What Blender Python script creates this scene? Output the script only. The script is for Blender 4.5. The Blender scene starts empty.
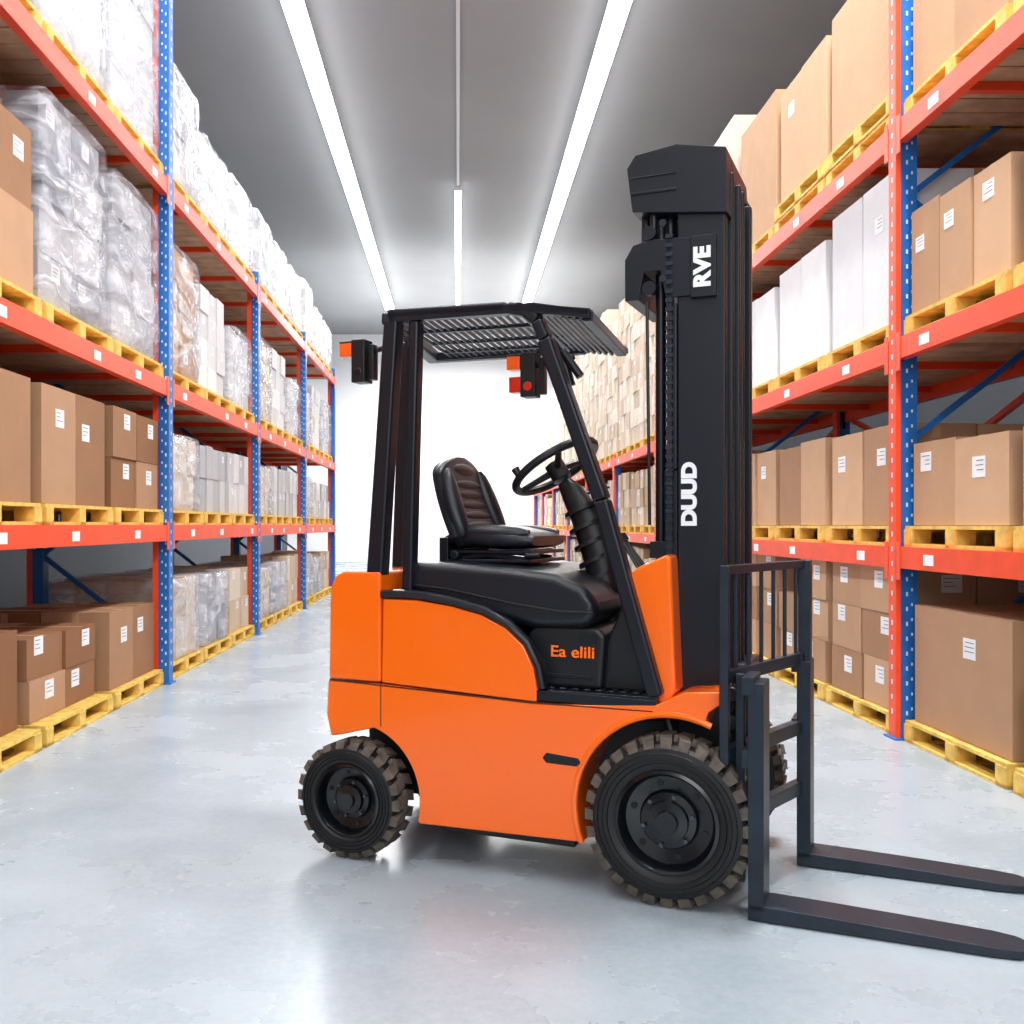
import bpy,math,random
from mathutils import Vector,Matrix,noise
random.seed(7)
R=random.uniform
sc=bpy.context.scene
sc.view_settings.view_transform='Standard'

# ---------------------------------------------------------------- materials
def lin(c): return tuple(((x/255)/12.92 if x/255<=0.04045 else ((x/255+0.055)/1.055)**2.4) for x in c)+(1,)
def mat(name,rgb,rough=.5,metal=0,coat=0,noise_s=0,noise_a=.0,bump=0,bscale=20,emit=0,spec=.5):
    m=bpy.data.materials.new(name);m.use_nodes=True
    nt=m.node_tree;b=nt.nodes['Principled BSDF']
    b.inputs['Base Color'].default_value=lin(rgb);b.inputs['Roughness'].default_value=rough
    b.inputs['Metallic'].default_value=metal;b.inputs['Coat Weight'].default_value=coat
    b.inputs['Coat Roughness'].default_value=.1
    b.inputs['Specular IOR Level'].default_value=spec
    tc=nt.nodes.new('ShaderNodeTexCoord')
    if noise_s:
        n=nt.nodes.new('ShaderNodeTexNoise');n.inputs['Scale'].default_value=noise_s;n.inputs['Detail'].default_value=6
        nt.links.new(tc.outputs['Object'],n.inputs['Vector'])
        r=nt.nodes.new('ShaderNodeValToRGB')
        a=[x*(1-noise_a) for x in lin(rgb)[:3]]+[1];c=[min(1,x*(1+noise_a)) for x in lin(rgb)[:3]]+[1]
        r.color_ramp.elements[0].color=a;r.color_ramp.elements[1].color=c
        r.color_ramp.elements[0].position=.3;r.color_ramp.elements[1].position=.7
        nt.links.new(n.outputs['Fac'],r.inputs['Fac']);nt.links.new(r.outputs['Color'],b.inputs['Base Color'])
    if bump:
        n=nt.nodes.new('ShaderNodeTexNoise');n.inputs['Scale'].default_value=bscale;n.inputs['Detail'].default_value=5
        nt.links.new(tc.outputs['Object'],n.inputs['Vector'])
        bp=nt.nodes.new('ShaderNodeBump');bp.inputs['Strength'].default_value=bump;bp.inputs['Distance'].default_value=.02
        nt.links.new(n.outputs['Fac'],bp.inputs['Height']);nt.links.new(bp.outputs['Normal'],b.inputs['Normal'])
    if emit:
        b.inputs['Emission Color'].default_value=(1,1,1,1);b.inputs['Emission Strength'].default_value=emit
    return m
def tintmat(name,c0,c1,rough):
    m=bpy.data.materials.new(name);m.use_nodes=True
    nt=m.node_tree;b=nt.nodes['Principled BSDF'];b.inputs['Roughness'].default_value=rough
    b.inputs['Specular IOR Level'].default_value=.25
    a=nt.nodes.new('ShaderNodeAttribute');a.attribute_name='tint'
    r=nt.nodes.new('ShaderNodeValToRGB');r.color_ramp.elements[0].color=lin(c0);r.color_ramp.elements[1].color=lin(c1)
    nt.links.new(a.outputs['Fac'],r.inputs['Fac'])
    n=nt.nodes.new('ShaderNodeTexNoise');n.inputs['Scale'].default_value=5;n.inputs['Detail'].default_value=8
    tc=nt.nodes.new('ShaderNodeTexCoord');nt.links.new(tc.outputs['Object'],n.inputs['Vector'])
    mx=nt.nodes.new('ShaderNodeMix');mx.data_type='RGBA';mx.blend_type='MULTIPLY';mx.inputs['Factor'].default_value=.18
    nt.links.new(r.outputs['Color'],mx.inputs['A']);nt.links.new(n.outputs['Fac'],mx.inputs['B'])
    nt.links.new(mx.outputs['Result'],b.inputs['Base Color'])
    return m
M={}
M['card']=tintmat('cardboard',(146,102,70),(216,176,140),.75)
M['white']=tintmat('white_carton',(214,216,220),(250,250,252),.6)
M['grey']=tintmat('grey_carton',(128,134,148),(232,230,230),.6)
M['pale']=tintmat('pale_carton',(194,164,132),(244,232,216),.7)
M['tape']=mat('tape',(188,148,114),.35)
M['label']=mat('label_paper',(240,242,244),.5)
M['ink']=mat('label_ink',(110,120,135),.6)
M['blue']=mat('rack_blue',(18,98,172),.4,noise_s=9,noise_a=.1)
M['orange']=mat('rack_orange',(238,72,22),.4,noise_s=6,noise_a=.08)
M['hole']=mat('post_slot',(200,218,232),.5)
M['wood']=mat('pallet_wood',(226,188,92),.65,noise_s=14,noise_a=.28)
M['deck']=mat('deck_wood',(196,156,124),.8,noise_s=8,noise_a=.2)
m=bpy.data.materials.new('shrink_wrap');m.use_nodes=True;nt=m.node_tree;b=nt.nodes['Principled BSDF']
b.inputs['Base Color'].default_value=lin((228,232,241));b.inputs['Roughness'].default_value=.13
tc=nt.nodes.new('ShaderNodeTexCoord');mp=nt.nodes.new('ShaderNodeMapping');mp.inputs['Scale'].default_value=(1.1,1.1,2.6)
mp.inputs['Rotation'].default_value=(.45,.2,.1)
nt.links.new(tc.outputs['Object'],mp.inputs['Vector'])
n=nt.nodes.new('ShaderNodeTexNoise');n.inputs['Scale'].default_value=2.4;n.inputs['Detail'].default_value=3.5;n.inputs['Distortion'].default_value=1.3
nt.links.new(mp.outputs['Vector'],n.inputs['Vector'])
bp=nt.nodes.new('ShaderNodeBump');bp.inputs['Strength'].default_value=.8;bp.inputs['Distance'].default_value=.08
nt.links.new(n.outputs['Fac'],bp.inputs['Height']);nt.links.new(bp.outputs['Normal'],b.inputs['Normal'])
tr=nt.nodes.new('ShaderNodeBsdfTransparent');mx=nt.nodes.new('ShaderNodeMixShader')
r=nt.nodes.new('ShaderNodeMapRange');r.inputs['From Min'].default_value=.35;r.inputs['From Max'].default_value=.65
r.inputs['To Min'].default_value=.10;r.inputs['To Max'].default_value=.55
nt.links.new(n.outputs['Fac'],r.inputs['Value']);nt.links.new(r.outputs['Result'],mx.inputs['Fac'])
nt.links.new(tr.outputs[0],mx.inputs[1]);nt.links.new(b.outputs[0],mx.inputs[2])
nt.links.new(mx.outputs[0],nt.nodes['Material Output'].inputs['Surface'])
M['wrap']=m
M['paint']=mat('orange_paint',(255,108,4),.24,coat=.7)
M['black']=mat('navy_black_metal',(7,13,25),.42,coat=.1,spec=.4)
M['fork']=mat('fork_steel',(27,38,51),.4,metal=.2,noise_s=8,noise_a=.25)
M['leather']=mat('black_leather',(14,19,28),.34,bump=.12,bscale=160)
M['plastic']=mat('black_plastic',(9,12,18),.42)
M['rubber']=mat('tyre_rubber',(12,13,16),.55,noise_s=25,noise_a=.3)
M['tread']=mat('dusty_tread',(84,76,68),.85,noise_s=25,noise_a=.45)
M['rim']=mat('black_rim',(6,9,14),.28,coat=.3)
M['steel']=mat('bolt_steel',(90,94,100),.35,metal=.9)
M['amber']=mat('amber_lens',(255,96,20),.25)
M['red']=mat('red_lens',(205,40,20),.25)
M['textw']=mat('white_lettering',(240,242,245),.5)
M['texto']=mat('orange_lettering',(255,112,18),.5)
M['gap']=mat('panel_gap',(70,25,8),.7)

# ---------------------------------------------------------------- mesh builder
class MB:
    def __init__(s): s.v=[];s.f=[];s.m=[];s.t=[]
    def add(s,vs,fs,m=0,t=0.5):
        o=len(s.v);s.v+=[tuple(p) for p in vs]
        for f in fs: s.f.append([o+i for i in f]);s.m.append(m);s.t.append(t)
    def box(s,x0,x1,y0,y1,z0,z1,m=0,t=.5):
        s.add([(x0,y0,z0),(x1,y0,z0),(x1,y1,z0),(x0,y1,z0),(x0,y0,z1),(x1,y0,z1),(x1,y1,z1),(x0,y1,z1)],
              [(0,3,2,1),(4,5,6,7),(0,1,5,4),(1,2,6,5),(2,3,7,6),(3,0,4,7)],m,t)
    def obox(s,a,b,w,h,m=0,up=(0,0,1),t=.5):
        a=Vector(a);b=Vector(b);d=(b-a).normalized();sd=d.cross(Vector(up))
        if sd.length<1e-4: sd=Vector((0,1,0))
        sd.normalize();u=sd.cross(d)
        vs=[p+sd*i*w/2+u*j*h/2 for p in (a,b) for i,j in ((-1,-1),(1,-1),(1,1),(-1,1))]
        s.add(vs,[(0,1,2,3),(7,6,5,4),(0,4,5,1),(1,5,6,2),(2,6,7,3),(3,7,4,0)],m,t)
    def prism(s,poly,v0,v1,m=0,t=.5):
        n=len(poly)
        s.add([(u,v0,w) for u,w in poly]+[(u,v1,w) for u,w in poly],
              [list(range(n)),list(range(2*n-1,n-1,-1))]+[(i,i+n,(i+1)%n+n,(i+1)%n) for i in range(n)],m,t)
    def cyl(s,a,b,r,n=16,m=0,r2=None):
        a=Vector(a);b=Vector(b);d=(b-a).normalized();x=d.orthogonal().normalized();y=d.cross(x);r2=r if r2 is None else r2
        vs=[a+(x*math.cos(i*2*math.pi/n)+y*math.sin(i*2*math.pi/n))*r for i in range(n)]+[b+(x*math.cos(i*2*math.pi/n)+y*math.sin(i*2*math.pi/n))*r2 for i in range(n)]
        s.add(vs,[list(range(n)),list(range(2*n-1,n-1,-1))]+[(i,i+n,(i+1)%n+n,(i+1)%n) for i in range(n)],m)
    def tube(s,pts,r,n=10,m=0,closed=False,ry=None):
        pts=[Vector(p) for p in pts];N=len(pts);vs=[];ry=ry or r
        for i,p in enumerate(pts):
            if closed: d=pts[(i+1)%N]-pts[i-1]
            else: d=pts[min(i+1,N-1)]-pts[max(i-1,0)]
            d.normalize();side=Vector((0,1,0))
            if abs(d.dot(side))>.95: side=Vector((0,0,1))
            side=(side-d*side.dot(d)).normalized();o=d.cross(side)
            for k in range(n):
                a=2*math.pi*k/n;vs.append(p+side*math.cos(a)*ry+o*math.sin(a)*r)
        fs=[]
        for i in range(N if closed else N-1):
            j=(i+1)%N
            for k in range(n): fs.append((i*n+k,i*n+(k+1)%n,j*n+(k+1)%n,j*n+k))
        if not closed: fs+=[list(range(n-1,-1,-1)),list(range((N-1)*n,N*n))]
        s.add(vs,fs,m)
    def ring(s,C,ax,ay,R0,r,m=0,n=44,k=10):
        C=Vector(C);nn=Vector(ax).cross(Vector(ay)).normalized();vs=[]
        for i in range(n):
            a=2*math.pi*i/n;d=Vector(ax)*math.cos(a)+Vector(ay)*math.sin(a)
            for j in range(k):
                q=2*math.pi*j/k;vs.append(C+d*(R0+r*math.cos(q))+nn*r*math.sin(q))
        s.add(vs,[(i*k+j,i*k+(j+1)%k,((i+1)%n)*k+(j+1)%k,((i+1)%n)*k+j) for i in range(n) for j in range(k)],m)
    def lathe(s,c,prof,n=48,m=0):
        vs=[];P=len(prof)
        for i in range(n):
            a=2*math.pi*i/n
            for r,y in prof: vs.append((c[0]+r*math.cos(a),c[1]+y,c[2]+r*math.sin(a)))
        fs=[(i*P+k,i*P+k+1,((i+1)%n)*P+k+1,((i+1)%n)*P+k) for i in range(n) for k in range(P-1)]
        s.add(vs,fs,m)
    def loft(s,secs,n=28,m=0,e=.45):
        vs=[]
        for c,ax,ay in secs:
            for k in range(n):
                a=2*math.pi*k/n;ca,sa=math.cos(a),math.sin(a)
                vs.append(Vector(c)+Vector(ax)*math.copysign(abs(ca)**e,ca)+Vector(ay)*math.copysign(abs(sa)**e,sa))
        N=len(secs)
        fs=[(i*n+k,i*n+(k+1)%n,(i+1)*n+(k+1)%n,(i+1)*n+k) for i in range(N-1) for k in range(n)]
        fs+=[list(range(n-1,-1,-1)),list(range((N-1)*n,N*n))]
        s.add(vs,fs,m)
    def obj(s,name,mats,parent=None,bevel=0,smooth=35,loc=None,recalc=True,seg=3):
        me=bpy.data.meshes.new(name);me.from_pydata(s.v,[],s.f)
        for k in mats: me.materials.append(M[k])
        me.polygons.foreach_set('material_index',s.m)
        at=me.attributes.new('tint','FLOAT','FACE');at.data.foreach_set('value',s.t)
        if recalc:
            import bmesh
            bm=bmesh.new();bm.from_mesh(me);bmesh.ops.recalc_face_normals(bm,faces=bm.faces);bm.to_mesh(me);bm.free()
        if smooth:
            me.polygons.foreach_set('use_smooth',[True]*len(me.polygons));me.set_sharp_from_angle(angle=math.radians(smooth))
        o=bpy.data.objects.new(name,me);sc.collection.objects.link(o)
        if parent: o.parent=parent
        if loc: o.location=loc
        if bevel:
            bv=o.modifiers.new('b','BEVEL');bv.width=bevel;bv.segments=seg;bv.limit_method='ANGLE';bv.angle_limit=math.radians(40);bv.harden_normals=True
        return o
def arc(cx,cy,r,a0,a1,n=8,ry=None):
    ry=ry or r
    return [(cx+r*math.cos(math.radians(a0+(a1-a0)*i/n)),cy+ry*math.sin(math.radians(a0+(a1-a0)*i/n))) for i in range(n+1)]

# ---------------------------------------------------------------- room
def simple(name,x0,x1,y0,y1,z0,z1,material):
    b=MB();b.box(x0,x1,y0,y1,z0,z1);M['_']=material;return b.obj(name,['_'],smooth=0)
m=bpy.data.materials.new('polished_concrete');m.use_nodes=True;nt=m.node_tree;b=nt.nodes['Principled BSDF']
tc=nt.nodes.new('ShaderNodeTexCoord')
n1=nt.nodes.new('ShaderNodeTexNoise');n1.inputs['Scale'].default_value=1.0;n1.inputs['Detail'].default_value=8;n1.inputs['Roughness'].default_value=.58
n2=nt.nodes.new('ShaderNodeTexNoise');n2.inputs['Scale'].default_value=30;n2.inputs['Detail'].default_value=8;n2.inputs['Roughness'].default_value=.75
for n in (n1,n2): nt.links.new(tc.outputs['Object'],n.inputs['Vector'])
r1=nt.nodes.new('ShaderNodeValToRGB');r1.color_ramp.elements[0].position=.2;r1.color_ramp.elements[1].position=.8
r1.color_ramp.elements[0].color=lin((138,153,163));r1.color_ramp.elements[1].color=lin((180,192,201))
nt.links.new(n1.outputs['Fac'],r1.inputs['Fac'])
mx=nt.nodes.new('ShaderNodeMix');mx.data_type='RGBA';mx.blend_type='MULTIPLY';mx.inputs['Factor'].default_value=.35
nt.links.new(r1.outputs['Color'],mx.inputs['A']);nt.links.new(n2.outputs['Fac'],mx.inputs['B']);nt.links.new(mx.outputs['Result'],b.inputs['Base Color'])
rr=nt.nodes.new('ShaderNodeMapRange');rr.inputs['To Min'].default_value=.2;rr.inputs['To Max'].default_value=.34
nt.links.new(n1.outputs['Fac'],rr.inputs['Value']);nt.links.new(rr.outputs['Result'],b.inputs['Roughness'])
simple('floor',-6,7,-7,36,-.1,0,m)
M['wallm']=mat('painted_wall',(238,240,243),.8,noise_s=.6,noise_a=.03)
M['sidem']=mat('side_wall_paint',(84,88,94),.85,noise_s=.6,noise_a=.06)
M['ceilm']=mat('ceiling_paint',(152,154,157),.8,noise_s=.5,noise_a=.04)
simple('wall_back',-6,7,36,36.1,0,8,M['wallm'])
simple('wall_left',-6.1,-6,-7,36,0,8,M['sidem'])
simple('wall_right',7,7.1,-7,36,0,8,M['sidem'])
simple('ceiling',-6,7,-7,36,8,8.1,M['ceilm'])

M['strip']=mat('led_diffuser',(255,255,255),.5,emit=8)
M['house']=mat('led_housing',(215,218,222),.5)
def strip(x,w,y0,y1):
    b=MB();b.box(x-w/2+.02,x+w/2-.02,y0,y1,7.83,7.87,1);b.box(x-w/2,x+w/2,y0,y1,7.80,7.83,0)
    y=y0+.5
    while y<y1: b.box(x-.01,x+.01,y,y+.02,7.87,8,1);y+=3
    b.obj('ceiling_led_strip',['strip','house'],smooth=0)
strip(-2.06,.28,-3,31);strip(2.02,.28,-3,31);strip(0,.13,20,31)
b=MB();b.box(-.025,.025,-3,20,7.93,8);b.obj('ceiling_conduit',['house'],smooth=0)

# ---------------------------------------------------------------- racks
LV=[1.30,2.48,4.12]; RV=[1.17,2.43,3.74]
def rack(name,front,sgn,ys,levels,ph):
    b=MB()
    X=lambda d:front+sgn*d
    def bx(d0,d1,y0,y1,z0,z1,m,t=.5):
        x=sorted((X(d0),X(d1)));b.box(x[0],x[1],y0,y1,z0,z1,m,t)
    D=1.15
    for i,y in enumerate(ys):
        h=ph[i]
        for d in (0,D-.12):
            if sgn<0: bx(d,d+.085,y-.06,y+.06,0.012,h,0);bx(d+.085,d+.135,y-.055,y+.055,0.012,h,1)
            else: bx(d,d+.03,y-.05,y+.05,0.012,h,1);bx(d+.03,d+.125,y-.06,y+.06,0.012,h,0)
            bx(d-.02,d+.15,y-.08,y+.08,0,.012,0)
            z=.15
            while z<min(h,6) and d==0 and y<17:
                c=.04 if sgn<0 else .078
                bx(d-.002,d+.002,y-.008,y+.008,z,z+.03,2)
                bx(d+c-.020,d+c-.009,y-.063,y-.06,z,z+.025,2);bx(d+c+.011,d+c+.021,y-.063,y-.06,z+.03,z+.048,2)
                z+=.09
        z=.3;k=0
        while z+.8<h:
            p=(X(.09),y,z if k%2==0 else z+.75);q=(X(D-.09),y,z+.75 if k%2==0 else z)
            b.obox(p,q,.035,.035,0);z+=.75;k+=1
    for i in range(len(ys)-1):
        y0,y1=ys[i]+.06,ys[i+1]-.06
        for L in levels[i]:
            for d in (0.002,D-.062):
                bx(d,d+.06,y0,y1,L-.13,L,1)
                bx(d-.004 if d<.1 else d,d,y0,y0+.05,L-.2,L+.03,1);bx(d-.004 if d<.1 else d,d,y1-.05,y1,L-.2,L+.03,1)
            n=18
            for j in range(n):
                yy=y0+(y1-y0)*(j+.5)/n
                bx(.065,D-.065,yy-.092,yy+.092,L-.03,L-.002,3)
            for j in range(3):
                yy=y0+(y1-y0)*(j+.5)/3;bx(.065,D-.065,yy-.025,yy+.025,L-.08,L-.03,1)
            for j in range(3):
                yy=y0+(y1-y0)*(j+.5)/3+R(-.25,.25);bx(-.001,.003,yy-.06,yy+.06,L-.1,L-.04,4)
        b.obox((X(D),y0,levels[i][0]+.05),(X(D),y1,levels[i][1]-.1),.04,.04,1);b.obox((X(D),y1,levels[i][0]+.05),(X(D),y0,levels[i][1]-.1),.04,.04,1)
    return b.obj(name,['blue','orange','hole','deck','label'],smooth=0)
LY=[4.67+3.75*i-3.75 for i in range(6)]
RY=[2.5+3.75*i for i in range(9)]+[35.8]
rack('pallet_rack',-2.36,-1,LY,[LV]*5,[6.6]*3+[4.3]*3)
rl=[RV,RV,RV]+[RV[:2]]*6
rack('pallet_rack',2.65,1,RY,rl,[6.6,6.6,3.85,3.85]+[2.5]*6)

# ---------------------------------------------------------------- pallets + loads
pal=None
def pallet(x0,y0,z,dx=1.08,dy=1.15):
    global pal
    if pal is None:
        b=MB();g=.125
        n=7
        for i in range(n):
            a=dx*i/n;b.box(a+.008,a+dx/n-.008,0,dy,g-.02,g)
        for yy in (0,dy/2-.05,dy-.1):
            b.box(0,dx,yy,yy+.1,g-.038,g-.02)
            for xx in (0,dx/2-.06,dx-.12): b.box(xx,xx+.12,yy,yy+.1,.018,g-.038)
            b.box(0,dx,yy,yy+.1,0,.018)
        for xx in (0,dx-.1): b.box(xx,xx+.1,0,dy,0,.019)
        o=b.obj('wooden_pallet',['wood'],smooth=0);pal=o.data
    else:
        o=bpy.data.objects.new('wooden_pallet',pal);sc.collection.objects.link(o)
    o.location=(x0,y0,z);return o
def split(a,b,n,j=0):
    p=[a+(b-a)*i/n for i in range(n+1)]
    for i in range(1,n): p[i]+=R(-j,j)
    return p
def stack(side,x0,x1,y0,y1,z0,z1,nx,ny,nz,kind='card',name='cardboard_box_stack',labels=.6,jit=.02,topj=0,base=.5):
    b=MB();fx=1 if side<0 else -1
    xs=split(x0,x1,nx);zz=split(z0,z1,nz)
    for k in range(nz):
        ysx=split(y0,y1,ny,jit)
        for j in range(ny):
            for i in range(nx):
                if k==nz-1 and topj and random.random()<topj and nz>1: continue
                e=.005;fr=R(0,.03)
                X0,X1=xs[i]+e,xs[i+1]-e
                if fx>0 and i==nx-1: X1-=fr
                if fx<0 and i==0: X0+=fr
                Y0,Y1=ysx[j]+e,ysx[j+1]-e;Z0,Z1=zz[k]+.001,zz[k+1]-.001
                if k==nz-1: Z1-=R(0,.03)
                t=min(1,max(0,base+R(-.35,.35)))
                b.box(X0,X1,Y0,Y1,Z0,Z1,0,t)
                if (fx>0 and i==nx-1)or(fx<0 and i==0):
                    xf=X1 if fx>0 else X0
                    cy=(Y0+Y1)/2
                    if random.random()<labels and Z1-Z0>.2:
                        w=min(.13,(Y1-Y0)*.3);h=w*.85;ly=cy+R(-.2,.2)*(Y1-Y0);lz=Z1-(Z1-Z0)*R(.2,.35)
                        l2=(xf,xf+.003) if fx>0 else (xf-.003,xf);l3=(xf,xf+.004) if fx>0 else (xf-.004,xf)
                        b.box(*l2,ly-w/2,ly+w/2,lz-h/2,lz+h/2,1)
                        for q in range(3): b.box(*l3,ly-w*.4,ly+w*R(.0,.4),lz+h*(.28-.22*q),lz+h*(.32-.22*q),2)
                if j==0:
                    cx=(X0+X1)/2
                    b.box(cx-.025,cx+.025,Y0-.0015,Y0,Z1-.09,Z1,3)
                    if random.random()<labels*.7 and Z1-Z0>.2:
                        w=min(.13,(X1-X0)*.3);h=w*.85;lx=cx+R(-.1,.1);lz=Z1-(Z1-Z0)*.35
                        b.box(lx-w/2,lx+w/2,Y0-.003,Y0,lz-h/2,lz+h/2,1)
                        for q in range(3): b.box(lx-w*.4,lx+w*R(.0,.4),Y0-.004,Y0,lz+h*(.28-.22*q),lz+h*(.32-.22*q),2)
                if k==nz-1:
                    cy=(Y0+Y1)/2;b.box(X0,X1,cy-.025,cy+.025,Z1,Z1+.0015,3)
    return b.obj(name,[kind,'label','ink','tape'],smooth=0)
def shell(x0,x1,y0,y1,z0,z1,parent):
    import bmesh
    bm=bmesh.new();bmesh.ops.create_cube(bm,size=1)
    bmesh.ops.subdivide_edges(bm,edges=bm.edges,cuts=9,use_grid_fill=True)
    s=R(0,100)
    for v in bm.verts:
        p=v.co.copy();q=Vector((p.x*(x1-x0)+(x0+x1)/2,p.y*(y1-y0)+(y0+y1)/2,p.z*(z1-z0)+(z0+z1)/2))
        d=noise.noise(q*2.5+Vector((s,s,s)))*.02+noise.noise(q*7+Vector((s,0,s)))*.008
        out=Vector((p.x,p.y,max(p.z,0))).normalized()
        c=sum(1 for a in (p.x,p.y,p.z) if abs(a)>.49)
        q+=out*(d+.010-.016*(c-1))
        if p.z<-.45: q.z=z0+.003
        v.co=q
    me=bpy.data.meshes.new('wrap_film');bm.to_mesh(me);bm.free();me.materials.append(M['wrap'])
    me.polygons.foreach_set('use_smooth',[True]*len(me.polygons))
    o=bpy.data.objects.new('wrap_film',me);sc.collection.objects.link(o);o.parent=parent;return o
def wrapped(side,x0,x1,y0,y1,z0,z1,nx=2,ny=2,nz=4,kind='pale',film=True,base=.6):
    o=stack(side,x0+.03,x1-.03,y0+.03,y1-.03,z0,z1,nx,ny,nz,kind,'shrink_wrapped_pallet_load' if film else 'carton_stack',.45,base=base)
    if film: shell(x0,x1,y0,y1,z0,z1,o)
    return o
PW=1.15
def bay_slots(y): return [y+.09+i*1.22 for i in range(3)]
LX0,LX1=-3.49,-2.41
for bi in range(0,5):
    yb=LY[bi]
    for si,y in enumerate(bay_slots(yb)):
        a,b_=y+.03,y+PW-.03
        x0,x1=LX0+.03,LX1-.01
        for li,L in enumerate([0]+LV):
            pallet(LX0+.01,y,L,)
            z=L+.127
            if bi<=1:
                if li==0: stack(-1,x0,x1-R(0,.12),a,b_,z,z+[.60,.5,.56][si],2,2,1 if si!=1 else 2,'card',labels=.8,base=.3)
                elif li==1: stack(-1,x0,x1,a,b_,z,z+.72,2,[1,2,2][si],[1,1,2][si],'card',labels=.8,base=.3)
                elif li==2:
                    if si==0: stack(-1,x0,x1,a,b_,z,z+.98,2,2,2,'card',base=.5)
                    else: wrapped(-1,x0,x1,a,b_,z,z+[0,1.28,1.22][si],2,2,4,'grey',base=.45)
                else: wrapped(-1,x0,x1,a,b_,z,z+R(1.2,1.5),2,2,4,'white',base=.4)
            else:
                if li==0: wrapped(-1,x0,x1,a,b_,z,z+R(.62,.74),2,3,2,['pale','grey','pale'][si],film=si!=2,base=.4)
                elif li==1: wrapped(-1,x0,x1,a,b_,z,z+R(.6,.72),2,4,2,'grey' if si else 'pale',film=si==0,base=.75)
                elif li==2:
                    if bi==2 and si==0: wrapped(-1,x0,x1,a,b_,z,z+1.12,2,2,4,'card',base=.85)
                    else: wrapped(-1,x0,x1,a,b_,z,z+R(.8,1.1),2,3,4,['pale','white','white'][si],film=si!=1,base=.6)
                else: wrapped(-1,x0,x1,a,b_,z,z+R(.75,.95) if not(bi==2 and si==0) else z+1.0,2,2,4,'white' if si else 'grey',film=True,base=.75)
RX0,RX1=2.70,3.78
for bi in range(0,9):
    yb=RY[bi]
    for si,y in enumerate(bay_slots(yb)):
        a,b_=y+.03,y+PW-.03
        if y+PW>35.7: continue
        x0,x1=RX0+.01,RX1-.03
        for li,L in enumerate([0]+RV):
            if bi>=3 and li==3: continue
            if bi==2 and li==3 and si>0: continue
            pallet(RX0-.01,y,L);z=L+.127
            if bi==0:
                if li==0: stack(1,x0,x1,a,b_,z,z+[.62,.42,.72][si],2,[2,1,1][si],1,'card',labels=1,base=.45)
                elif li==1: stack(1,x0,x1,a,b_,z,z+.5,2,2,1,'card',labels=1,base=.6)
                elif li==2: stack(1,x0,x1,a,b_,z,z+.62,2,3 if si else 2,1,'card',labels=.9,base=.7)
                else: stack(1,x0,x1,a,b_,z,z+1.2,1,[1,2,2][si],2,'card',labels=.3,base=.85)
            elif bi==1:
                if li==0: stack(1,x0,x1,a,b_,z,z+.92,2,2,3,'card',labels=.8,base=.6,topj=.3 if si else 0)
                elif li==1: stack(1,x0,x1,a,b_,z,z+.66,2,2,1,'card',labels=.9,base=.6)
                elif li==2: stack(1,x0,x1,a,b_,z,z+[.98,.86,.82][si],1,2,1,'white','white_carton_stack',labels=.4,base=.7)
                else:
                    if si<2: pallet(RX0-.01,y,z+.001);z+=.128
                    stack(1,x0,x1,a,b_,z,z+[1.0,.95,1.2][si],1,[1,2,1][si],1,'card',labels=.1,base=[.8,.9,1][si])
            elif bi==2:
                if li==3: stack(1,x0,x1,a,b_,z,z+1.5,1,2,1,'pale',labels=.1,base=.95)
                elif li==2: stack(1,x0,x1,a,b_,z,z+.9,2,2,1,'white','white_carton_stack')
                else: stack(1,x0,x1,a,b_,z,z+.75,2,3,2,'card',base=.6)
            else:
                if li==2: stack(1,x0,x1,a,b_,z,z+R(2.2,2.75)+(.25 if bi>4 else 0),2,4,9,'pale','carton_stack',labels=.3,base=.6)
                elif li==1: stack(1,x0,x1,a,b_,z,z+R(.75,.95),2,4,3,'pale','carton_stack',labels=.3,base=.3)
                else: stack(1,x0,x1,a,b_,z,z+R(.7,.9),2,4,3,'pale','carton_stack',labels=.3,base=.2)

# ---------------------------------------------------------------- forklift
F=bpy.data.objects.new('forklift',None);sc.collection.objects.link(F)
F.location=(.708,3.503,0);F.rotation_euler=(0,0,math.radians(-24))
V0,V1=.035,.93
low=[(-1.358,.682),(-1.366,.545),(-1.345,.46),(-1.30,.468)]+arc(-1.238,.235,.285,72,-14,14)+[(-.955,.155),(-.315,.165)]
low+=arc(.01,.30,.335,203,70,16)
low+=[(.14,.66),(.18,.69),(.18,.735),(.06,.725),(-.041,.675),(-.28,.658),(-.49,.65),(-1.12,.68)]
b=MB();b.prism(low,V0,V1);b.obj('body_lower',['paint'],F,bevel=.014)
b=MB();lip=arc(.01,.30,.345,203,66,22)
b.tube([(u,V0+.002,w) for u,w in lip],.012,8,ry=.012);b.obj('fender_lip',['paint'],F)
cw=[(-1.356,.686),(-1.352,.99),(-1.345,1.06),(-1.325,1.10),(-1.29,1.115),(-1.122,1.118),(-1.122,.686)]
b=MB();b.prism(cw,V0,V1);b.obj('counterweight',['paint'],F,bevel=.012)
sp=[(-1.118,.686),(-1.112,1.012),(-.97,1.012),(-.82,.993),(-.70,.965),(-.60,.92),(-.53,.86),(-.49,.78),(-.475,.70),(-.475,.655),(-.49,.654)]
b=MB();b.prism(sp,V0,V1);b.obj('side_panel',['paint'],F,bevel=.008)
tr=[(-1.118,1.03),(-1.03,1.035),(-.93,1.028),(-.82,1.012),(-.69,.982),(-.59,.935),(-.515,.87),(-.472,.785),(-.455,.705)]
b=MB();b.tube([(u,.045,w) for u,w in tr],.018,10,0,ry=.02);b.tube([(u,.92,w) for u,w in tr],.018,10);b.obj('body_trim',['black'],F)
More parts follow.
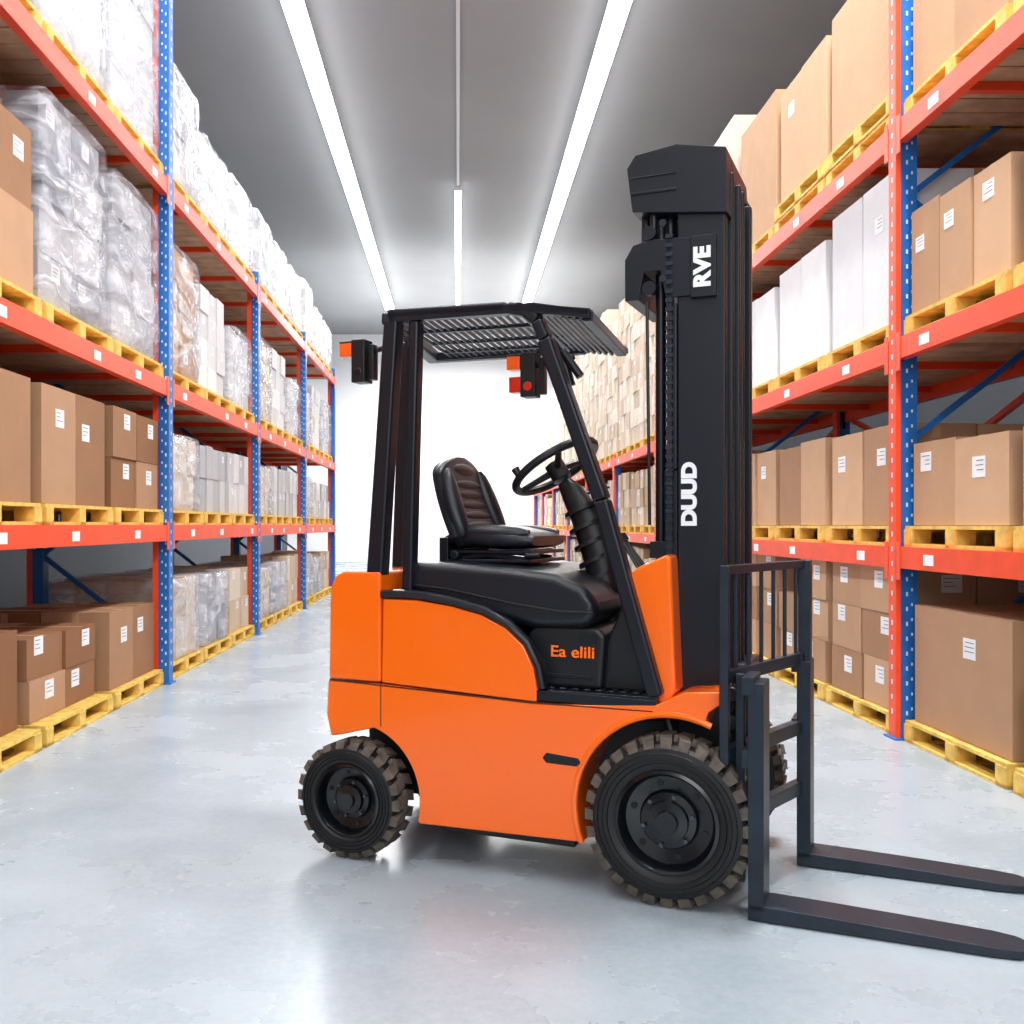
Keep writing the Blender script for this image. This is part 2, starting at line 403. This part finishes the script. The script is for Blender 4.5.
b=MB();b.box(-1.122,-1.118,V0-.001,V0+.01,.515,.686);b.prism([(-1.352,.681),(-1.352,.687),(-.5,.654),(-.05,.654),(-.05,.650),(-.5,.649)],V0-.0012,V0+.01)
b.obj('panel_seams',['gap'],F)
b=MB()
b.prism([(-1.12,.7),(-1.12,1.03),(-.82,1.01),(-.6,.94),(-.47,.80),(-.45,.70)],.07,.9)
b.prism([(-1.30,.2),(-1.30,.5),(.15,.6),(.2,.2)],.26,.72)
b.box(-.9,-.35,.1,.86,.12,.3)
b.obj('chassis',['plastic'],F,bevel=.01)
b=MB();b.box(-.47,-.04,V0+.01,V1-.01,.675,.70);b.prism([(-.50,.66),(-.04,.66),(-.04,.69),(-.50,.70)],V0+.002,V0+.02)
for i in range(9): b.box(-.45+i*.045,-.425+i*.045,.08,.88,.70,.706)
b.obj('floor_plate',['black'],F,bevel=.004)
b=MB();b.prism([(-.52,.70),(-.54,.9),(-.5,.93),(-.27,.93),(-.235,.9),(-.25,.70)],.10,.86);b.obj('battery_cover',['plastic'],F,bevel=.02)
b=MB();b.box(-.47,-.29,.096,.1,.74,.755);b.box(-.33,-.27,.096,.1,.87,.905);b.obj('cover_detail',['black'],F,bevel=.002)
hood=[(-1.04,1.04),(-1.05,1.12),(-1.0,1.155),(-.85,1.155),(-.6,1.14),(-.42,1.12),(-.31,1.08),(-.265,1.02),(-.265,.96),(-.31,.925),(-.5,.915),(-.7,.95),(-.9,1.0)]
b=MB();b.prism(hood,.075,.88);b.obj('engine_hood',['leather'],F,bevel=.04,seg=5)
b=MB();b.tube([(-1.03,.072,1.07),(-.85,.072,1.055),(-.6,.072,1.01),(-.4,.072,.985),(-.275,.074,.985)],.005,8);b.obj('hood_piping',['plastic'],F)
# seat
b=MB()
b.box(-.96,-.58,.26,.68,1.15,1.165)
for v in (.30,.62):
    b.obox((-.93,v,1.165),(-.62,v,1.195),.03,.018);b.obox((-.62,v,1.165),(-.93,v,1.195),.03,.018)
b.box(-.96,-.58,.27,.67,1.185,1.20);b.cyl((-.9,.24,1.18),(-.9,.7,1.18),.018);b.box(-.97,-.93,.25,.69,1.15,1.25)
b.cyl((-.60,.25,1.18),(-.54,.25,1.18),.012)
b.obj('seat_suspension',['black'],F,bevel=.005)
b=MB()
secs=[]
for i in range(17):
    t=i/16;e=max(.3,math.sin(math.pi*t))**.4 if 0<t<1 else .4
    secs.append(((-.955+.375*t,.47,1.243+.008*math.sin(t*4)),(0,.225*(.8+.2*e),0),(0,0,.045*e+.004*abs(math.sin(t*9)))))
b.loft(secs,e=.5)
for sg in (-1,1):
    secs=[]
    for i in range(11):
        t=i/10;e=math.sin(math.pi*(i+.5)/11)**.45
        secs.append(((-.93+.33*t,.47+sg*.18,1.268),(0,.045*e,0),(0,0,.032*e)))
    b.loft(secs,n=14,e=.9)
b.obj('seat_cushion',['leather'],F,smooth=50)
b=MB();secs=[];N=30
def bw(t):
    hw=.248-.01*t-.035*t**2
    if t>.8: hw*=math.sqrt(max(.10,1-((t-.8)/.212)**2))
    if t<.1: hw*=.85+.15*t/.1
    return hw
def bc(t,du=0,dv=0): return Vector((-.875-.125*t-.015*math.sin(t*3)+du,.47+dv,1.215+.36*t))
for i in range(N+1):
    t=i/N
    secs.append((bc(t),(0,bw(t),0),(.036,0,.01)))
b.loft(secs,n=32,e=.6);b.obj('seat_backrest',['leather'],F)
b=MB()
for sgn in (-1,1):
    secs=[]
    for i in range(15):
        t=.06+.80*i/14
        e=math.sin(math.pi*(i+.4)/14.8)**.4
        secs.append((bc(t,.028,sgn*(bw(t)-.04)),(0,.045*e,0),(.04*e,0,.01)))
    b.loft(secs,n=16,e=.9)
for i in range(5):
    t=.22+.12*i;secs=[]
    for j in range(9):
        q=j/8*2-1;e=math.sqrt(max(.1,1-q*q));secs.append((bc(t,.032,q*(bw(t)-.085)),(0,0,.021*e),(.018*e,0,0)))
    b.loft(secs,n=12,e=1)
secs=[]
for j in range(9):
    q=j/8*2-1;e=math.sqrt(max(.1,1-q*q));secs.append((bc(.86,.026,q*.12),(0,0,.035*e),(.022*e,0,0)))
b.loft(secs,n=14,e=1)
b.obj('seat_padding',['leather'],F,smooth=60)
# overhead guard
b=MB()
def strut(p0,p1,v,w0,w1,th):
    (a0,z0),(a1,z1)=p0,p1
    b.prism([(a0-w0/2,z0),(a0+w0/2,z0),(a1+w1/2,z1),(a1-w1/2,z1)],v,v+th)
strut((-1.155,1.10),(-1.08,2.13),.04,.072,.062,.07)
strut((-1.015,1.03),(-.985,2.09),.045,.045,.045,.06)
strut((-1.29,1.10),(-1.25,2.1),.50,.06,.06,.07)
pts=[(-1.10,2.12),(-.60,2.105),(-.53,2.09),(-.485,2.05),(-.455,1.98),(-.243,1.389),(-.046,.70)]
for i in range(len(pts)-1):
    (a,z),(c,w)=pts[i],pts[i+1]
    b.obox((a,.075,z),(c,.075,w),.055 if i>3 else .045,.07,0,up=(0,1,0))
b.obox((-.50,.72,2.05),(-1.22,.72,2.06),.045,.06,0,up=(0,1,0))
b.obox((-1.09,.04,2.105),(-1.22,.74,2.06),.06,.05,0)
b.obj('overhead_guard_frame',['black'],F,bevel=.012)
b=MB()
b.prism([(-1.10,2.125),(-.5,2.115),(-.28,2.07),(-.28,2.05),(-.5,2.08),(-1.10,2.09)],.04,.075)
b.prism([(-1.2,2.075),(-.5,2.075),(-.32,2.045),(-.32,2.02),(-.5,2.04),(-1.2,2.04)],.68,.74)
b.prism([(-.56,2.12),(-.28,2.075),(-.28,2.04),(-.56,2.085)],.04,.09)
def rb(u,za,zb,w=.02,h=.03): b.obox((u,.06,za),(u-.05,.72,zb),w,h)
for i in range(17):
    u=-1.06+i*.031;rb(u,2.095,2.05,.009,.014)
rb(-.53,2.09,2.05,.05,.03)
for i in range(8):
    u=-.49+i*.026;rb(u,2.085-i*.006,2.045-i*.004,.014,.015)
rb(-.29,2.05,2.025,.035,.035)
for v in (.25,.45,.6): b.obox((-1.1,v,2.10-.045*v/.7),(-.5,v,2.09-.045*v/.7),.02,.016)
b.obj('roof_grille',['black'],F,bevel=.003)
b=MB();b.tube([(-.47,.16,1.99),(-.43,.18,1.93),(-.40,.19,1.82)],.022,10);b.tube([(-.42,.16,1.95),(-.35,.16,1.85)],.016)
b.obj('guard_brace',['black'],F)
cowl=[(-.155,1.12),(-.12,1.15),(-.02,1.195),(.0,1.19),(.02,.72),(-.02,.66),(-.09,.70),(-.11,.9)]
b=MB();b.prism(cowl,.09,.88);b.obj('front_cowl',['paint'],F,bevel=.014)
b=MB();b.prism([(-.30,.70),(-.27,.82),(-.15,1.09),(-.1,1.09),(-.05,.70)],.14,.84);b.obj('dash_panel',['plastic'],F,bevel=.01)
# steering
b=MB()
b.loft([((-.30,.45,.86),(.05,0,.02),(0,.07,0)),((-.32,.45,1.0),(.055,0,.02),(0,.075,0)),((-.36,.45,1.18),(.06,0,.03),(0,.07,0)),((-.42,.45,1.34),(.05,0,.03),(0,.06,0)),((-.475,.45,1.43),(.035,0,.03),(0,.045,0)),((-.51,.45,1.475),(.02,0,.02),(0,.025,0))],n=20,e=.8)
for i in range(6):
    t=i/5;c=Vector((-.33,.45,1.03)).lerp(Vector((-.43,.45,1.36)),t);b.loft([(c+Vector((.0,0,-.008)),(.066,0,.03),(0,.08,0)),(c+Vector((-.003,0,.008)),(.066,0,.03),(0,.08,0))],n=20,e=.8)
b.obj('steering_column',['plastic'],F)
b=MB();C=Vector((-.545,.45,1.535));nrm=Vector((-.52,.10,.80)).normalized();ax=Vector((0,1,0));ax=(ax-nrm*ax.dot(nrm)).normalized();ay=nrm.cross(ax).normalized();rr_=.18
b.ring(C,ax,ay,rr_,.017)
for a in (90,210,330):
    a=math.radians(a);b.cyl(C-nrm*.015,C+(ax*math.cos(a)+ay*math.sin(a))*rr_,.016,8,r2=.011)
b.cyl(C-nrm*.06,C+nrm*.012,.04,20);kk=C+(ax*-.8+ay*.6)*rr_;b.cyl(kk,kk+nrm*.04,.012,12,r2=.017)
b.obj('steering_wheel',['plastic'],F)
b=MB()
for i,v in enumerate((.2,.26,.32)):
    b.cyl((-.13,v,1.12),(-.2-.01*i,v,1.24),.007,8);b.cyl((-.2-.01*i,v,1.24),(-.215-.01*i,v,1.265),.014,10)
b.obox((-.28,.3,.78),(-.2,.3,.82),.06,.015);b.obox((-.28,.45,.78),(-.2,.45,.82),.06,.015)
b.cyl((-.47,.53,1.42),(-.40,.72,1.46),.007)
b.obj('levers_and_pedals',['plastic'],F)
def lamp(name,u,v,w,two=False):
    b=MB();b.box(u-.06,u-.005,v,v+.05,w-.012,w+.04,1);b.box(u+.0,u+.06,v-.01,v+.06,w-.12,w+.05,0)
    b.box(u-.062,u+.0,v,v+.052,w+.04,w+.048,0)
    b.box(u+.068,u+.09,v+.01,v+.05,w-.11,w+.03,0);b.cyl((u+.03,v+.03,w),(u+.2,v+.05,w+.03),.012,8,0)
    b.cyl((u+.03,v-.013,w-.08),(u+.03,v-.005,w-.08),.018,16,2 if two else 3)
    if two: b.box(u-.05,u+.0,v,v+.05,w-.10,w-.04,2)
    b.obj(name,['plastic','amber','red','rim'],F,bevel=.006)
lamp('tail_lamp',-1.262,.06,1.985);lamp('signal_lamp',-.60,.20,1.91,True)
# mast
b=MB()
H=2.60
for a,c in ((.20,.26),(.72,.78)): b.box(.0,.17,a,c,.12,H)
for a,c in ((.275,.315),(.665,.705)): b.box(.03,.185,a,c,.14,H-.03)
for a,c in ((.335,.365),(.615,.645)): b.box(.05,.20,a,c,.16,H-.06)
for a,c in ((.385,.41),(.57,.595)): b.box(.06,.205,a,c,.16,H-.07)
for z in (.3,.95,1.6,2.2): b.box(.0,.03,.26,.72,z,z+.09)
b.box(-.05,.0,.21,.28,.66,1.50);b.box(-.02,.0,.195,.25,1.5,2.1)
b.obj('mast_rails',['black'],F,bevel=.006)
b=MB()
b.prism([(-.16,2.44),(-.18,2.60),(-.15,2.645),(.0,2.665),(.175,2.63),(.18,2.40),(.0,2.42)],.18,.30)
b.prism([(-.16,2.52),(-.18,2.60),(-.15,2.645),(.0,2.665),(.175,2.63),(.18,2.55),(.0,2.55)],.30,.66)
b.prism([(-.19,2.12),(-.19,2.27),(-.16,2.32),(-.10,2.335),(.06,2.33),(.06,2.12),(-.04,2.12),(-.06,2.22),(-.12,2.22),(-.14,2.12)],.19,.62)
b.box(-.1,.0,.2,.6,1.18,1.24);b.box(-.1,.0,.2,.6,.72,.80)
b.box(-.165,.0,.175,.3,2.50,2.51);b.box(-.165,.0,.176,.3,2.56,2.565)
b.obj('mast_crosshead',['black'],F,bevel=.010)
b=MB()
b.cyl((-.075,.27,.6),(-.075,.27,2.42),.02,16);b.cyl((-.13,.27,2.30),(-.13,.27,2.6),.018);b.cyl((-.04,.27,2.3),(-.04,.27,2.6),.022);b.cyl((-.09,.22,2.3),(-.09,.22,2.5),.014)
b.cyl((-.03,.55,.4),(-.03,.55,2.4),.03,16);b.cyl((-.1,.4,2.33),(-.1,.4,2.45),.06)
for i in range(100):
    z=.70+i*.0165;b.box(-.04 if i%2 else -.036,-.014 if i%2 else -.018,.185 if i%2 else .19,.215 if i%2 else .21,z,z+.0145,1)
for z in (2.36,2.5,2.16):
    b.cyl((-.1,.185,z),(-.1,.22,z),.025,16);b.cyl((-.05,.185,z+.03),(-.05,.2,z+.03),.014,6,1)
b.tube([(-.06,.2,.75),(-.03,.18,.6),(.0,.17,.5)],.015)
b.tube([(-.12,.24,2.12),(-.115,.24,1.7),(-.11,.24,1.3)],.006)
b.obj('lift_cylinders_and_chains',['black','fork'],F)
# carriage / load backrest
b=MB()
def cu(v): return .205+(v-.03)*.29
def up(v,z0,z1,w=.045,t=.03,du=0):
    u=cu(v)+du;b.obox((u,v,z0),(u,v,z1),w,t,0,up=(1,0,0))
def cr(z,h,t=.03,du=0,v0=.0,v1=.70): b.obox((cu(v0)+du,v0,z),(cu(v1)+du,v1,z),t,h)
cr(1.15,.03);up(.01,.5,1.165);up(.68,.1,1.165,.085,.045)
for i in range(6): up(.09+.1*i,.80,1.14,.014,.014)
up(.06,.1,.80,.04,.03,.03)
cr(.79,.045);cr(.53,.05,.04,.0);cr(.30,.05,.04,.0)
b.obj('load_backrest',['fork'],F,bevel=.004)
b=MB();b.box(.17,.235,.3,.62,.25,.8);b.box(.15,.22,.2,.7,.3,.42)
for z in (.35,.45,.6,.7): b.cyl((.19,.2,z),(.19,.29,z),.03,14)
b.obj('carriage',['black'],F,bevel=.01)
def tine(v0,u0,name,u1=1.09,w=.15):
    b=MB()
    b.box(u0,u0+.05,v0,v0+w,.035,.78)
    us=[u0,u0+.2,u0+.45,u1-.10,u1-.035,u1-.01,u1];hw=[w/2,w/2,w/2,w/2,w/2*.88,w/2*.62,w/2*.3];th=[.05,.046,.038,.028,.024,.022,.02]
    vs=[];c=v0+w/2
    for u,h,t in zip(us,hw,th): vs+=[(u,c-h,.004),(u,c+h,.004),(u,c+h,.004+t),(u,c-h,.004+t)]
    n=len(us);fs=[(0,1,2,3),((n-1)*4+3,(n-1)*4+2,(n-1)*4+1,(n-1)*4)]
    for i in range(n-1):
        for k in range(4): fs.append((i*4+k,i*4+(k+1)%4,(i+1)*4+(k+1)%4,(i+1)*4+k))
    b.add(vs,fs)
    b.box(u0-.02,u0+.02,v0-.005,v0+w+.005,.74,.80);b.box(u0-.02,u0+.0,v0,v0+w,.5,.56)
    b.box(u0+.06,u0+.12,v0+.015,v0+w-.015,.05,.053)
    b.obj(name,['fork'],F,bevel=.005)
tine(-.03,.28,'fork_tine_1',1.10);tine(.60,.37,'fork_tine_2',1.16)
# wheels
def wheel(name,u,v,w,r,wd,lug):
    P=[(r*.60,0.012),(r*.66,.0),(r*.80,-.004),(r*.88,.002),(r*.92,.016),(r*.93,wd-.02),(r*.9,wd-.004),(r*.66,wd),(r*.60,wd-.012)]
    b=MB();b.lathe((u,v,w),P,64,0)
    n=lug
    for i in range(n):
        a=2*math.pi*i/n;da=2*math.pi/n*.31
        for h in (0,1):
            off=0 if h==0 else math.pi/n
            y0,y1=(.0,wd*.56) if h==0 else (wd*.44,wd)
            sk=da*.9*(1 if h==0 else -1)
            vs=[]
            for (rr,yy,k) in ((r*.885,y0-.001,0),(r*.90,y1,1),(r*1.0,y0+.012,0),(r*1.0,y1,1)):
                for q in (-1,1):
                    aa=a+off+q*da+sk*k;vs.append((u+rr*math.cos(aa),v+yy,w+rr*math.sin(aa)))
            b.add(vs,[(0,1,3,2),(4,6,7,5),(0,4,5,1),(2,3,7,6),(0,2,6,4),(1,5,7,3)],1)
    b.lathe((u,v,w),[(r*.62,.03),(r*.62,.004),(r*.58,.0),(r*.55,.012),(r*.52,.05),(r*.36,.06),(r*.33,.045),(r*.25,.04),(r*.24,.02),(r*.14,.016),(r*.13,.0),(.001,.0)],48,2)
    b.lathe((u,v,w),[(r*.61,wd-.02),(.001,wd-.03)],48,2)
    for q in (.70,.76,.82): b.lathe((u,v,w),[(r*q,-.002),(r*(q+.006),-.007),(r*(q+.014),-.002)],64,0)
    for i in range(6):
        a=2*math.pi*(i+.25)/6;b.cyl((u+r*.30*math.cos(a),v+.045,w+r*.30*math.sin(a)),(u+r*.30*math.cos(a),v+.026,w+r*.30*math.sin(a)),r*.028,6,3)
        b.cyl((u+r*.44*math.cos(a+.5),v+.058,w+r*.44*math.sin(a+.5)),(u+r*.44*math.cos(a+.5),v+.05,w+r*.44*math.sin(a+.5)),r*.04,12,0)
    b.obj(name,['rubber','tread','rim','steel'],F,smooth=30)
wheel('front_wheel_1',.01,-.035,.288,.288,.155,28);wheel('front_wheel_2',.01,.81,.288,.288,.155,28)
wheel('rear_wheel_1',-1.238,-.03,.228,.228,.135,22);wheel('rear_wheel_2',-1.238,.82,.228,.228,.135,22)
b=MB();b.cyl((.01,.1,.288),(.01,.85,.288),.07);b.cyl((-1.238,.1,.228),(-1.238,.85,.228),.05);b.obj('axles',['plastic'],F)
b=MB();b.prism([(-.455,.455),(-.44,.475),(-.32,.465),(-.31,.45),(-.325,.435),(-.44,.438)],V0-.003,V0+.02);b.obj('vent_slot',['plastic'],F,bevel=.003)
def text(name,s,u,v,w,size,material,vertical=False,ext=.002,off=.0035,sx=1):
    c=bpy.data.curves.new(name,'FONT');c.body=s;c.size=size;c.extrude=ext;c.offset=off;c.align_x='CENTER';c.align_y='CENTER'
    c.materials.append(M[material]);o=bpy.data.objects.new(name,c);sc.collection.objects.link(o);o.parent=F
    if vertical: mt=Matrix(((0,-1,0),(0,0,-1),(1,0,0)))
    else: mt=Matrix(((1,0,0),(0,0,-1),(0,1,0)))
    o.matrix_local=Matrix.Translation((u,v,w))@mt.to_4x4()@Matrix.Diagonal((sx,1,1,1))
text('mast_lettering_1','RVE',.095,.178,2.215,.078,'textw',True,off=.004,sx=1.08)
text('mast_lettering_2','DUUD',.045,.197,1.41,.07,'textw',True,off=.004,sx=1.12)
text('cover_lettering','Ea elili',-.36,.094,.835,.058,'texto',off=.001,sx=1.15)
b=MB();b.box(.05,.14,.18,.2,2.11,2.33);b.obj('mast_badge_plate',['black'],F,bevel=.003)

# ---------------------------------------------------------------- lights
def area(name,loc,sx,sy,e,rot=(0,0,0),col=(1,1,1)):
    l=bpy.data.lights.new(name,'AREA');l.shape='RECTANGLE';l.size=sx;l.size_y=sy;l.energy=e;l.color=col
    o=bpy.data.objects.new(name,l);sc.collection.objects.link(o);o.location=loc;o.rotation_euler=rot
area('strip_light_left',(-2.06,14,7.78),.3,33,1000);area('strip_light_right',(2.02,14,7.78),.3,33,1000)
area('strip_uplight_left',(-2.06,14,7.72),.2,33,250,(math.pi,0,0));area('strip_uplight_right',(2.02,14,7.72),.2,33,250,(math.pi,0,0))
area('end_light',(0,31,7.0),5,5,1000)
area('end_uplight',(0,29,6.4),8,8,300,(math.pi,0,0))
area('key_light',(2.2,4.6,7.4),1.0,1.0,380)
area('front_light',(0,-6,4.5),7,4,430,(math.radians(75),0,0))
w=bpy.data.worlds.new('w');sc.world=w;w.use_nodes=True;w.node_tree.nodes['Background'].inputs[0].default_value=(.9,.95,1,1);w.node_tree.nodes['Background'].inputs[1].default_value=.4
# ---------------------------------------------------------------- camera
cam=bpy.data.cameras.new('camera');co=bpy.data.objects.new('camera',cam);sc.collection.objects.link(co)
cam.lens=36;cam.sensor_width=36;cam.shift_x=54/1024;cam.shift_y=13/1024
co.location=(0,0,1.3);co.rotation_euler=(math.radians(90),0,0);sc.camera=co
